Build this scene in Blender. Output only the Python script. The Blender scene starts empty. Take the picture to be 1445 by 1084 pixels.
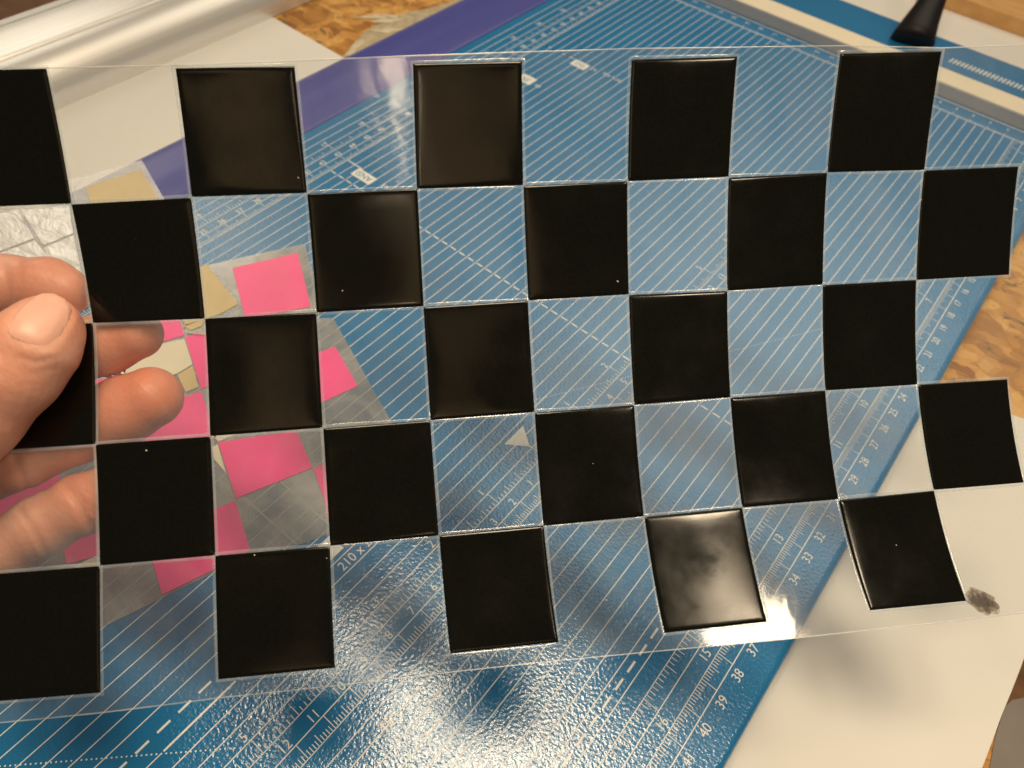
import bpy, bmesh, math, random
import numpy as np
from mathutils import Matrix, Vector
from mathutils.geometry import delaunay_2d_cdt, tessellate_polygon

# ------------------------------------------------------------------ camera
# World axes: x = across the trimmer (cm*S), y = along it, z = up from its top face.
S = 0.01
FPX = 992.3037847880941
CX, CY = 722.5, 542.0
def rod(r):
    r = np.array(r); t = np.linalg.norm(r); k = r / t
    K = np.array([[0, -k[2], k[1]], [k[2], 0, -k[0]], [-k[1], k[0], 0]])
    return np.eye(3) + math.sin(t) * K + (1 - math.cos(t)) * K @ K
RM = rod([2.3584928708336177, 0.8700110168801294, -0.2066296547410918])
CAM = -RM.T @ np.array([0.7436537063220428, 2.3449362398663824, 25.898850672386722])

scene = bpy.context.scene
COL = scene.collection
cam_data = bpy.data.cameras.new('camera')
cam = bpy.data.objects.new('camera', cam_data); COL.objects.link(cam)
m = Matrix.Identity(4)
for i in range(3):
    m[i][0] = RM[0][i]; m[i][1] = -RM[1][i]; m[i][2] = -RM[2][i]; m[i][3] = CAM[i] * S
cam.matrix_world = m
cam_data.sensor_width = 36.0
cam_data.lens = 36.0 * FPX / 1445.0
cam_data.clip_start = 0.005; cam_data.clip_end = 50
cam_data.dof.use_dof = True
cam_data.dof.focus_distance = 0.19
cam_data.dof.aperture_fstop = 19.0
scene.camera = cam

# ------------------------------------------------------------------ light
world = bpy.data.worlds.new('World'); scene.world = world
world.use_nodes = True
bg = world.node_tree.nodes['Background']
bg.inputs[0].default_value = (1.0, 0.90, 0.76, 1); bg.inputs[1].default_value = 0.11

def lamp(name, pos, aim, power, size, color, sizey=None, shape='DISK'):
    d = bpy.data.lights.new(name, 'AREA'); d.energy = power; d.color = color
    d.shape = shape if sizey is None else ('ELLIPSE' if shape == 'DISK' else 'RECTANGLE')
    d.size = size * S
    if sizey: d.size_y = sizey * S
    o = bpy.data.objects.new(name, d); COL.objects.link(o)
    o.location = Vector(pos) * S
    o.rotation_euler = (Vector(aim) - Vector(pos)).to_track_quat('-Z', 'Y').to_euler()
    return o
WARM = (1.0, 0.79, 0.53)
lamp('ceiling_lamp', (-13, -4, 62), (0, 0, 0), 0.95, 10, WARM)
lamp('ceiling_lamp', (-2, 0, 62), (0, 0, 0), 1.15, 10, WARM)
lamp('ceiling_lamp', (9, 0, 62), (4, 0, 0), 1.1, 10, WARM)
lamp('desk_lamp', (29.9, 2.8, 52.5), (4, 0, 0), 0.72, 7.0, WARM)
lamp('back_lamp', (-4, 66, 72), (-3, 14, 0), 3.3, 80, (1.0, 0.86, 0.66))
lamp('foil_fill_light', (-72, 14, 44), (-12, 0, 4), 0.65, 30, (1.0, 0.88, 0.70))  # added fill from an unseen source, brightens the foil squares
lamp('tile_sheen_light', (34, -32, 56), (-2, -1, 11), 0.06, 16, (1.0, 0.62, 0.30))  # added unseen light, gives the upper black tiles warm reflections
lamp('tile_sheen_light', (14, -42, 50), (-4, -2, 11), 0.035, 12, (1.0, 0.62, 0.30))  # second added light for the same tile reflections
lamp('small_bulb', (21, -26, 42), (-4, -2, 8), 0.012, 1.5, WARM)
lamp('small_bulb', (19.6, -28, 42), (-4, -2, 8), 0.0028, 1.0, WARM)

scene.view_settings.view_transform = 'Standard'
scene.view_settings.look = 'None'
scene.view_settings.exposure = -0.2
scene.view_settings.gamma = 1.0
scene.render.engine = 'CYCLES'
scene.cycles.max_bounces = 10
scene.cycles.transparent_max_bounces = 24
scene.cycles.caustics_reflective = False
scene.cycles.caustics_refractive = False

# ------------------------------------------------------------------ geometry helpers (cm)
def ray(x, y):
    return RM.T @ np.array([(x - CX) / FPX, (y - CY) / FPX, 1.0])
def un(x, y, z=0.0):
    d = ray(x, y); t = (z - CAM[2]) / d[2]
    return CAM + t * d
def at_depth(x, y, dep):
    return CAM + ray(x, y) * dep

def mesh_obj(name, verts, faces, mat, parent=None, smooth=False, loc=None):
    me = bpy.data.meshes.new(name)
    V = np.array(verts, float)
    if loc is not None: V = V - np.array(loc)
    me.from_pydata((V * S).tolist(), [], faces)
    if smooth:
        me.polygons.foreach_set('use_smooth', [True] * len(me.polygons))
    me.materials.append(mat); me.update()
    o = bpy.data.objects.new(name, me); COL.objects.link(o)
    if parent is not None: o.parent = parent
    elif loc is not None: o.location = Vector(loc) * S
    return o
def bm_obj(name, bm, mat, parent=None, smooth=False):
    me = bpy.data.meshes.new(name); bm.to_mesh(me); bm.free()
    if smooth: me.polygons.foreach_set('use_smooth', [True] * len(me.polygons))
    me.materials.append(mat)
    o = bpy.data.objects.new(name, me); COL.objects.link(o)
    if parent is not None: o.parent = parent
    return o
def empty(name, loc=(0, 0, 0)):
    o = bpy.data.objects.new(name, None); COL.objects.link(o)
    o.empty_display_size = 0.02
    return o
def tag(o, label=None, cat=None, group=None, kind=None):
    if label: o['label'] = label
    if cat: o['category'] = cat
    if group: o['group'] = group
    if kind: o['kind'] = kind
    return o

def box_bm(x0, x1, y0, y1, z0, z1, bevel=0.0, seg=3):
    bm = bmesh.new()
    r = bmesh.ops.create_cube(bm, size=1.0)
    bmesh.ops.scale(bm, vec=((x1 - x0) * S, (y1 - y0) * S, (z1 - z0) * S), verts=bm.verts)
    bmesh.ops.translate(bm, vec=((x0 + x1) / 2 * S, (y0 + y1) / 2 * S, (z0 + z1) / 2 * S), verts=bm.verts)
    if bevel:
        bmesh.ops.bevel(bm, geom=list(bm.edges), offset=bevel * S, segments=seg, profile=0.6, affect='EDGES')
    return bm

def prism_bm(poly, z0, z1, bevel=0.0, seg=2):
    """poly: list of (x, y) cm, any orientation; a slab with bevelled top rim."""
    a = sum(poly[i][0] * poly[(i + 1) % len(poly)][1] - poly[(i + 1) % len(poly)][0] * poly[i][1] for i in range(len(poly)))
    if a < 0: poly = poly[::-1]
    bm = bmesh.new()
    zf = z0 if callable(z0) else (lambda x, y: z0)
    zt = z1 if callable(z1) else (lambda x, y: z1)
    b = [bm.verts.new((x * S, y * S, zf(x, y) * S)) for x, y in poly]
    t = [bm.verts.new((x * S, y * S, zt(x, y) * S)) for x, y in poly]
    n = len(poly)
    if n > 8:
        for tri in tessellate_polygon([[Vector((x, y, 0)) for x, y in poly]]):
            bm.faces.new([t[i] for i in tri]); bm.faces.new([b[i] for i in tri[::-1]])
        bevel = 0
    else:
        top = bm.faces.new(t); bm.faces.new(b[::-1])
    for i in range(n):
        bm.faces.new((b[i], b[(i + 1) % n], t[(i + 1) % n], t[i]))
    if bevel:
        bmesh.ops.bevel(bm, geom=list(top.edges), offset=bevel * S, segments=seg, profile=0.6, affect='EDGES')
    bmesh.ops.triangulate(bm, faces=[f for f in bm.faces if len(f.verts) > 4])
    bmesh.ops.recalc_face_normals(bm, faces=bm.faces)
    return bm
def px_poly(pts, z):
    return [tuple(un(x, y, z)[:2]) for x, y in pts]
def rough_poly(poly, step=0.25, amp=0.02, seed=1):
    rng = random.Random(seed); out = []
    for i in range(len(poly)):
        a = np.array(poly[i]); b = np.array(poly[(i + 1) % len(poly)])
        L = np.linalg.norm(b - a); n = max(1, min(40, int(L / step)))
        nv = np.array([-(b - a)[1], (b - a)[0]]) / (L + 1e-9)
        for k in range(n):
            p = a + (b - a) * k / n
            if k: p = p + nv * rng.uniform(-amp, amp)
            out.append(tuple(p))
    return out

# ------------------------------------------------------------------ materials
def nt(name):
    m = bpy.data.materials.new(name); m.use_nodes = True
    t = m.node_tree; b = t.nodes['Principled BSDF']
    return m, t, b
def N(t, typ, **kw):
    n = t.nodes.new(typ)
    for k, v in kw.items():
        if k in n.inputs: n.inputs[k].default_value = v
        else: setattr(n, k, v)
    return n
def coords(t, scale=(1, 1, 1), rot=(0, 0, 0)):
    tc = N(t, 'ShaderNodeTexCoord'); mp = N(t, 'ShaderNodeMapping')
    mp.inputs['Scale'].default_value = scale; mp.inputs['Rotation'].default_value = rot
    t.links.new(tc.outputs['Object'], mp.inputs['Vector'])
    return mp.outputs[0]
def noise(t, vec, scale, detail=4, rough=0.55, dist=0.0):
    n = N(t, 'ShaderNodeTexNoise'); n.inputs['Scale'].default_value = scale
    n.inputs['Detail'].default_value = detail; n.inputs['Roughness'].default_value = rough
    n.inputs['Distortion'].default_value = dist
    t.links.new(vec, n.inputs['Vector']); return n.outputs['Fac']
def ramp(t, fac, stops):
    r = N(t, 'ShaderNodeValToRGB'); e = r.color_ramp.elements
    while len(e) < len(stops): e.new(0.5)
    for el, (p, c) in zip(e, stops):
        el.position = p; el.color = c if len(c) == 4 else (*c, 1)
    t.links.new(fac, r.inputs['Fac']); return r.outputs['Color']
def mix(t, fac, a, b, mode='MIX'):
    n = N(t, 'ShaderNodeMix'); n.data_type = 'RGBA'; n.blend_type = mode
    for sock, v in ((n.inputs[0], fac), (n.inputs[6], a), (n.inputs[7], b)):
        if hasattr(v, 'is_linked') or isinstance(v, bpy.types.NodeSocket): t.links.new(v, sock)
        elif isinstance(v, (int, float)): sock.default_value = v
        else: sock.default_value = (*v, 1) if len(v) == 3 else v
    return n.outputs[2]
def bump(t, b, h, strength, dist):
    n = N(t, 'ShaderNodeBump'); n.inputs['Strength'].default_value = strength
    n.inputs['Distance'].default_value = dist
    t.links.new(h, n.inputs['Height']); t.links.new(n.outputs[0], b.inputs['Normal']); return n
def maprange(t, v, a, b, c, d):
    n = N(t, 'ShaderNodeMapRange')
    t.links.new(v, n.inputs[0])
    for i, x in enumerate((a, b, c, d)): n.inputs[i + 1].default_value = x
    return n.outputs[0]

def board_relief(t, b, strength=0.19):
    v = coords(t)
    h1 = noise(t, v, 980, 2, 0.45, 0.1)
    h2 = noise(t, v, 1500, 1, 0.5)
    ad = N(t, 'ShaderNodeMath'); ad.operation = 'MULTIPLY_ADD'
    t.links.new(h2, ad.inputs[0]); ad.inputs[1].default_value = 0.2; t.links.new(h1, ad.inputs[2])
    bump(t, b, ad.outputs[0], strength, 0.0009)
def mat_board():
    m, t, b = nt('blue_board')
    v = coords(t)
    c = ramp(t, noise(t, v, 30, 5), [(0.3, (0.012, 0.170, 0.41)), (0.7, (0.016, 0.195, 0.45))])
    t.links.new(c, b.inputs['Base Color'])
    b.inputs['Roughness'].default_value = 0.19; b.inputs['Specular IOR Level'].default_value = 1.0
    board_relief(t, b); return m
def mat_print():
    m, t, b = nt('white_print')
    v = coords(t)
    c = ramp(t, noise(t, v, 400, 3), [(0.25, (0.74, 0.76, 0.76)), (0.6, (0.86, 0.88, 0.87))])
    t.links.new(c, b.inputs['Base Color']); b.inputs['Roughness'].default_value = 0.4
    board_relief(t, b, 0.06); return m
def mat_paper(name, c0, c1, rough=0.75):
    m, t, b = nt(name)
    v = coords(t)
    big = noise(t, v, 9, 4); fine = noise(t, v, 900, 3)
    c = ramp(t, big, [(0.3, c0), (0.75, c1)])
    t.links.new(c, b.inputs['Base Color']); b.inputs['Roughness'].default_value = rough
    bump(t, b, fine, 0.12, 0.0002); return m
def mat_wood(name, lo, mid, hi, dark, dens=0.5, flakes=False):
    m, t, b = nt(name)
    v = coords(t, (22, 75, 30), (0, 0, math.radians(8)))
    a = noise(t, v, 1.6, 8, 0.62, 0.8)
    h = a
    if flakes:
        vv = coords(t)
        wob = N(t, 'ShaderNodeTexNoise'); wob.inputs['Scale'].default_value = 60; wob.inputs['Detail'].default_value = 3
        t.links.new(vv, wob.inputs['Vector'])
        ad = N(t, 'ShaderNodeVectorMath'); ad.operation = 'MULTIPLY_ADD'
        t.links.new(wob.outputs['Color'], ad.inputs[0]); ad.inputs[1].default_value = (0.022, 0.022, 0.0); t.links.new(vv, ad.inputs[2])
        cells = []
        for sc, rot in (((55, 150, 1), 0.35), ((120, 60, 1), -0.5)):
            mp = N(t, 'ShaderNodeMapping'); mp.inputs['Scale'].default_value = sc; mp.inputs['Rotation'].default_value = (0, 0, rot)
            t.links.new(ad.outputs[0], mp.inputs['Vector'])
            vo = N(t, 'ShaderNodeTexVoronoi'); vo.inputs['Scale'].default_value = 1.0; t.links.new(mp.outputs[0], vo.inputs['Vector'])
            sp = N(t, 'ShaderNodeSeparateColor'); t.links.new(vo.outputs['Color'], sp.inputs[0]); cells.append(sp.outputs[0])
        mx = N(t, 'ShaderNodeMath'); mx.operation = 'MULTIPLY_ADD'; t.links.new(cells[0], mx.inputs[0]); mx.inputs[1].default_value = 0.5
        m2 = N(t, 'ShaderNodeMath'); m2.operation = 'MULTIPLY'; t.links.new(cells[1], m2.inputs[0]); m2.inputs[1].default_value = 0.5
        t.links.new(m2.outputs[0], mx.inputs[2])
        m3 = N(t, 'ShaderNodeMath'); m3.operation = 'MULTIPLY_ADD'; t.links.new(mx.outputs[0], m3.inputs[0]); m3.inputs[1].default_value = 0.62
        m4 = N(t, 'ShaderNodeMath'); m4.operation = 'MULTIPLY'; t.links.new(a, m4.inputs[0]); m4.inputs[1].default_value = 0.42
        t.links.new(m4.outputs[0], m3.inputs[2]); h = m3.outputs[0]
    c = ramp(t, h, [(0.25, lo), (0.5, mid), (0.72, hi)])
    s = noise(t, coords(t, (60, 150, 60), (0, 0, math.radians(-6))), 1.2, 6, 0.70, 0.7)
    k = ramp(t, s, [(dens, (0, 0, 0)), (dens + 0.10, (1, 1, 1))])
    c = mix(t, k, c, dark)
    t.links.new(c, b.inputs['Base Color']); b.inputs['Roughness'].default_value = 0.55
    bump(t, b, h, 0.35, 0.0008); return m
def mat_plain(name, col, rough=0.4, metal=0.0, spec=0.5, var=0.12, scale=60, bump_s=0.0, coat=0.0):
    m, t, b = nt(name)
    v = coords(t)
    f = noise(t, v, scale, 5)
    lo = tuple(x * (1 - var) for x in col); hi = tuple(min(1, x * (1 + var)) for x in col)
    t.links.new(ramp(t, f, [(0.3, lo), (0.7, hi)]), b.inputs['Base Color'])
    b.inputs['Roughness'].default_value = rough; b.inputs['Metallic'].default_value = metal
    b.inputs['Specular IOR Level'].default_value = spec
    b.inputs['Coat Weight'].default_value = coat
    if bump_s: bump(t, b, noise(t, v, scale * 8, 3), bump_s, 0.0003)
    return m
def mat_film(name, tint=(0.96, 0.97, 0.975), haze=0.04, haze_col=(0.75, 0.78, 0.8), rough=0.09, refl=0.05, wav=0.16, glint_arcs=0.0):
    m = bpy.data.materials.new(name); m.use_nodes = True
    t = m.node_tree; t.nodes.clear()
    out = N(t, 'ShaderNodeOutputMaterial')
    v = coords(t)
    tr = N(t, 'ShaderNodeBsdfTransparent'); tr.inputs[0].default_value = (*tint, 1)
    df = N(t, 'ShaderNodeBsdfDiffuse'); df.inputs[0].default_value = (*haze_col, 1)
    gl = N(t, 'ShaderNodeBsdfGlossy'); gl.inputs['Roughness'].default_value = rough
    smudge = noise(t, coords(t, (1, 1.6, 1), (0, 0, 0.6)), 28, 6, 0.6, 1.2)
    hz = maprange(t, smudge, 0.35, 0.75, haze * 0.5, haze * 1.7)  # haze also carries the milky veil of reflected light
    if glint_arcs:
        sn = noise(t, coords(t, (1, 1, 1), (1.3, 0.2, 0.4)), 24, 1, 0.4, 0.8)  # thin curved highlights painted into the haze
        d1 = N(t, 'ShaderNodeMath'); d1.operation = 'SUBTRACT'; t.links.new(sn, d1.inputs[0]); d1.inputs[1].default_value = 0.5
        d2 = N(t, 'ShaderNodeMath'); d2.operation = 'ABSOLUTE'; t.links.new(d1.outputs[0], d2.inputs[0])
        thin = maprange(t, d2.outputs[0], 0.0, 0.010, 1.0, 0.0)
        msk = maprange(t, noise(t, v, 50, 3, 0.6), 0.52, 0.68, 0.0, glint_arcs)
        d3 = N(t, 'ShaderNodeMath'); d3.operation = 'MULTIPLY_ADD'; t.links.new(thin, d3.inputs[0]); t.links.new(msk, d3.inputs[1]); t.links.new(hz, d3.inputs[2])
        hz = d3.outputs[0]
    bp = N(t, 'ShaderNodeBump'); bp.inputs['Strength'].default_value = wav; bp.inputs['Distance'].default_value = 0.0012
    t.links.new(noise(t, v, 45, 3, 0.5, 0.6), bp.inputs['Height'])
    t.links.new(bp.outputs[0], gl.inputs['Normal'])
    m1 = N(t, 'ShaderNodeMixShader'); t.links.new(hz, m1.inputs[0])
    t.links.new(tr.outputs[0], m1.inputs[1]); t.links.new(df.outputs[0], m1.inputs[2])
    lw = N(t, 'ShaderNodeLayerWeight'); lw.inputs[0].default_value = 0.5
    pw = N(t, 'ShaderNodeMath'); pw.operation = 'POWER'; t.links.new(lw.outputs['Facing'], pw.inputs[0]); pw.inputs[1].default_value = 4
    ma = N(t, 'ShaderNodeMath'); ma.operation = 'MULTIPLY_ADD'; t.links.new(pw.outputs[0], ma.inputs[0])
    ma.inputs[1].default_value = 0.85; ma.inputs[2].default_value = refl
    m2 = N(t, 'ShaderNodeMixShader'); t.links.new(ma.outputs[0], m2.inputs[0])
    t.links.new(m1.outputs[0], m2.inputs[1]); t.links.new(gl.outputs[0], m2.inputs[2])
    t.links.new(m2.outputs[0], out.inputs[0]); return m
def mat_black():
    m, t, b = nt('black_tile')
    v = coords(t)
    g = noise(t, coords(t, (1, 1, 1)), 1600, 2)
    w = noise(t, v, 24, 1, 0.3, 0.4)
    spk = noise(t, v, 700, 1, 0.4)
    c = ramp(t, g, [(0.35, (0.0028, 0.0028, 0.0014)), (0.7, (0.0050, 0.0046, 0.0026))])
    c = mix(t, ramp(t, spk, [(0.84, (0, 0, 0)), (0.85, (1, 1, 1))]), c, (0.5, 0.48, 0.42))
    t.links.new(c, b.inputs['Base Color'])
    rr = maprange(t, noise(t, v, 60, 5, 0.6), 0.3, 0.7, 0.07, 0.20); t.links.new(rr, b.inputs['Roughness'])
    b.inputs['Specular IOR Level'].default_value = 0.36
    ad = N(t, 'ShaderNodeMath'); ad.operation = 'MULTIPLY_ADD'
    t.links.new(g, ad.inputs[0]); ad.inputs[1].default_value = 0.006; t.links.new(w, ad.inputs[2])
    bump(t, b, ad.outputs[0], 0.30, 0.0010); return m
def mat_skin():
    m, t, b = nt('skin')
    v = coords(t)
    blot = noise(t, v, 75, 5, 0.55, 0.4); fine = noise(t, v, 900, 3)
    c = ramp(t, blot, [(0.28, (0.70, 0.30, 0.205)), (0.5, (0.76, 0.39, 0.28)), (0.72, (0.80, 0.47, 0.36))])
    at = N(t, 'ShaderNodeAttribute'); at.attribute_name = 'blush'
    c = mix(t, at.outputs['Fac'], c, (0.76, 0.25, 0.14))
    t.links.new(c, b.inputs['Base Color'])
    b.inputs['Roughness'].default_value = 0.42
    b.inputs['Subsurface Weight'].default_value = 0.35
    b.inputs['Subsurface Radius'].default_value = (1.0, 0.32, 0.16)
    b.inputs['Subsurface Scale'].default_value = 0.0028
    wv = N(t, 'ShaderNodeTexWave'); wv.inputs['Scale'].default_value = 420; wv.inputs['Distortion'].default_value = 9
    wv.inputs['Detail'].default_value = 1; wv.inputs['Detail Scale'].default_value = 0.12
    t.links.new(coords(t, (0.45, 0.45, 0.45), (0.3, 0.5, 0.9)), wv.inputs['Vector'])
    vor = N(t, 'ShaderNodeTexVoronoi'); vor.inputs['Scale'].default_value = 620
    t.links.new(coords(t, (1, 1.7, 1), (0.2, 0.4, 0.7)), vor.inputs['Vector'])
    a1 = N(t, 'ShaderNodeMath'); a1.operation = 'MULTIPLY_ADD'; t.links.new(wv.outputs['Fac'], a1.inputs[0]); a1.inputs[1].default_value = 0.35
    t.links.new(vor.outputs['Distance'], a1.inputs[2])
    bump(t, b, a1.outputs[0], 0.22, 0.0003); return m
def mat_foil():
    m, t, b = nt('cream_foil')
    v = coords(t, (1, 2.0, 1), (0, 0, 0.5))
    w = noise(t, v, 85, 4, 0.6, 1.2)
    t.links.new(ramp(t, w, [(0.3, (0.88, 0.88, 0.86)), (0.7, (0.97, 0.97, 0.96))]), b.inputs['Base Color'])
    b.inputs['Metallic'].default_value = 0.5; b.inputs['Roughness'].default_value = 0.38
    b.inputs['Specular IOR Level'].default_value = 1.0
    bump(t, b, w, 0.55, 0.0016); return m
def mat_metal():
    m, t, b = nt('satin_aluminium')
    v = coords(t, (900, 3, 900))
    w = noise(t, v, 1.5, 4)
    t.links.new(ramp(t, w, [(0.3, (0.70, 0.69, 0.67)), (0.7, (0.80, 0.79, 0.77))]), b.inputs['Base Color'])
    b.inputs['Metallic'].default_value = 0.6; b.inputs['Roughness'].default_value = 0.36
    bump(t, b, w, 0.08, 0.0002); return m
def mat_strip():
    m, t, b = nt('violet_plastic')
    v = coords(t, (60, 3, 60))
    w = noise(t, v, 1.2, 4, 0.6, 0.3)
    t.links.new(ramp(t, w, [(0.3, (0.075, 0.085, 0.38)), (0.7, (0.11, 0.12, 0.43))]), b.inputs['Base Color'])
    b.inputs['Roughness'].default_value = 0.27; b.inputs['Alpha'].default_value = 0.82; b.inputs['Specular IOR Level'].default_value = 0.4
    return m
def mat_stain(nm='ink_stain', c0=(0.10, 0.065, 0.05), c1=(0.24, 0.155, 0.10), a0=0.30, a1=0.12):
    m = bpy.data.materials.new(nm); m.use_nodes = True
    t = m.node_tree; b = t.nodes['Principled BSDF']
    v = coords(t)
    n = noise(t, v, 700, 5, 0.6)
    t.links.new(ramp(t, n, [(0.35, c0), (0.65, c1)]), b.inputs['Base Color'])
    b.inputs['Roughness'].default_value = 0.7
    t.links.new(maprange(t, n, 0.3, 0.62, a0, a1), b.inputs['Alpha']); return m

M = dict(board=mat_board(), print=mat_print(),
         paper=mat_paper('white_paper', (0.74, 0.73, 0.70), (0.80, 0.79, 0.76)),
         paper2=mat_paper('white_card', (0.74, 0.72, 0.68), (0.80, 0.78, 0.74)),
         wood=mat_wood('chipboard', (0.30, 0.125, 0.024), (0.54, 0.265, 0.062), (0.70, 0.40, 0.12), (0.10, 0.07, 0.03), 0.575, True),
         plank=mat_wood('pale_wood', (0.50, 0.25, 0.08), (0.62, 0.34, 0.12), (0.70, 0.42, 0.17), (0.35, 0.17, 0.05), 0.72),
         film=mat_film('clear_film', haze=0.068, glint_arcs=0.035, wav=0.09, rough=0.075), scrapfilm=mat_film('scrap_film', (0.90, 0.89, 0.87), 0.26, (0.80, 0.80, 0.80), 0.16, 0.08, 0.5),
         rim=mat_film('clear_rim', (0.88, 0.92, 0.94), 0.22, (0.75, 0.83, 0.9), 0.14, 0.07, 0.0),
         edge=mat_film('film_edge', (0.85, 0.88, 0.9), 0.45, (0.85, 0.88, 0.9), 0.2, 0.10, 0.0),
         black=mat_black(), skin=mat_skin(), foil=mat_foil(), metal=mat_metal(), strip=mat_strip(), stain=mat_stain(),
         pink=mat_plain('pink_film', (0.97, 0.10, 0.33), 0.32, var=0.05),
         cream=mat_plain('cream_film', (0.62, 0.50, 0.27), 0.4, var=0.06),
         pale=mat_plain('pale_film', (0.76, 0.71, 0.56), 0.4, var=0.05),
         nail=mat_plain('nail', (0.79, 0.44, 0.34), 0.38, spec=0.45, var=0.06, scale=120),
         fence_front=mat_plain('grey_metal', (0.42, 0.42, 0.43), 0.45, 0.2, var=0.06),
         fence_top=mat_plain('fence_lit_cream', (0.82, 0.74, 0.58), 0.5, var=0.03),  # bright light on the fence top put into this colour
         dark=mat_plain('black_plastic', (0.007, 0.005, 0.006), 0.5, spec=0.3, var=0.3, bump_s=0.1),
         glue=mat_plain('dried_glue', (0.50, 0.43, 0.29), 0.3, var=0.2, scale=200, bump_s=0.4),
         ridge=mat_plain('glue_ridge', (0.66, 0.58, 0.42), 0.3, var=0.15, scale=200, bump_s=0.3),
         stain2=mat_stain('stain_halo', (0.36, 0.27, 0.17), (0.55, 0.44, 0.30), 0.5, 0.12),
         card=mat_plain('grey_card', (0.20, 0.18, 0.165), 0.8, var=0.1, bump_s=0.1),
         walnut=mat_wood('dark_wood', (0.06, 0.022, 0.007), (0.12, 0.05, 0.014), (0.17, 0.075, 0.025), (0.03, 0.012, 0.006), 0.62))

# ------------------------------------------------------------------ setting: table, sheets
ZT = -0.92
bm = bmesh.new()
bmesh.ops.create_grid(bm, x_segments=2, y_segments=2, size=1.2)
bmesh.ops.translate(bm, vec=(0, 0, (ZT - 0.02) * S), verts=bm.verts)
tag(bm_obj('table_top', bm, M['wood']), 'orange chipboard table top with dark smudges', kind='structure')

# large white sheet under the trimmer
TR = [un(x, y, ZT)[:2] for x, y in ((1445, 592), (1385, 1084), (1445, 918))]
pts = [(16.9 + 0.6, 14.0)]
c_tl = un(385, 25, ZT); c_tr = un(490, 85, ZT); c_r0 = un(1307, 545, ZT); c_r1 = un(1445, 592, ZT)
e0 = un(1445, 926, ZT); e1 = un(1385, 1084, ZT)
dirr = (e0 - e1)[:2]; 
def isect(p, d, q, e):
    A = np.array([[d[0], -e[0]], [d[1], -e[1]]]); s = np.linalg.solve(A, np.array(q) - np.array(p)); return np.array(p) + s[0] * np.array(d)
corner = isect(c_r0[:2], (c_r1 - c_r0)[:2], e1[:2], dirr)
far_l = c_tl[:2] + (c_tl - c_tr)[:2] / np.linalg.norm((c_tl - c_tr)[:2]) * 26
low_r = e1[:2] - dirr / np.linalg.norm(dirr) * 26
sheet = [tuple(corner)] + [tuple(c_r0[:2]), tuple(c_tr[:2]), tuple(c_tl[:2]), tuple(far_l), (far_l[0] - 1, -34), (low_r[0], -34), tuple(low_r)]
ps = bm_obj('paper_sheet', prism_bm(rough_poly(sheet, 1.0, 0.015, 3), ZT, ZT + 0.03), M['paper'])
tag(ps, 'large white paper sheet lying under the blue trimmer', 'paper')
# brown and grey stain near the tile corner
rng = random.Random(5)
c = un(1386, 849, ZT + 0.03)
dx = un(1408, 862, ZT + 0.03) - c; dy = un(1376, 862, ZT + 0.03) - c
def stain(name, sc, z, mat, ph, parent):
    ring = []
    for k in range(64):
        a = k / 64 * 2 * math.pi
        r = sc * (1 + rng.uniform(-0.04, 0.04) + 0.08 * math.sin(2 * a + ph) + 0.06 * math.sin(5 * a + 2 * ph) + 0.04 * math.sin(9 * a))
        ring.append(tuple(c[:2] + (dx[:2] * math.cos(a) + dy[:2] * 0.95 * math.sin(a)) * r))
    return bm_obj(name, prism_bm(ring, z, z + 0.003), mat, parent)
o = stain('ink_stain', 1.0, ZT + 0.031, M['stain2'], 1.0, ps)
o['label'] = 'brown and grey ink stain'
for q, (sc_, ph_) in enumerate(((0.88, 1.5), (0.74, 2.2), (0.60, 2.9), (0.47, 3.3), (0.34, 4.0))):
    stain('stain_core', sc_, ZT + 0.035 + 0.004 * q, M['stain'], ph_, o)

card = px_poly([(1395, 1090), (1404, 1040), (1417, 998), (1428, 988), (1448, 984), (1600, 1000), (1600, 1300), (1380, 1300)], ZT)
tag(bm_obj('grey_card', prism_bm(card, ZT, ZT + 0.02, 0.005), M['card']), 'dull grey card edge in the bottom right corner beyond the white sheet', 'card')
mat_poly = px_poly([(1400, 1030), (1452, 905), (1700, 930), (1700, 1100)], ZT)
tag(bm_obj('dark_board', prism_bm(mat_poly, ZT - 0.015, ZT - 0.003), M['walnut']), 'dark brown wooden board showing beside the right edge of the white sheet', 'board')
tl = px_poly([(-60, 70), (-60, -200), (60, -60), (112, -3), (60, 22)], ZT)
tag(bm_obj('dark_board', prism_bm(tl, ZT - 0.015, ZT + 0.3, 0.03), M['walnut']), 'dark brown wooden board behind the aluminium rail at top left', 'board')

# white card and plank beyond the trimmer
w0 = 43.4
wp = [(-40, 43.35), (40, 43.35), (40, 49.85), (-40, 49.85)]
tag(bm_obj('card_strip', prism_bm(wp, ZT, ZT + 0.06, 0.01), M['paper2']), 'white card strip lying behind the trimmer at top right', 'card')
tag(bm_obj('wooden_plank', box_bm(-45, 45, 49.9, 64, ZT - 0.01, 0.12, 0.05), M['plank']), 'pale wooden plank with a darker front edge at top right', 'plank')

# ------------------------------------------------------------------ trimmer
G = 0.5275
trim = empty('paper_trimmer')
tag(trim, 'blue paper trimmer base printed with white rulers and grid lines', 'paper trimmer')
bm = box_bm(-24.6, 10.72, -37, 43.3, ZT + 0.035, 0.0, 0.28, 4)
board = bm_obj('board', bm, M['board'], trim, True)
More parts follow.
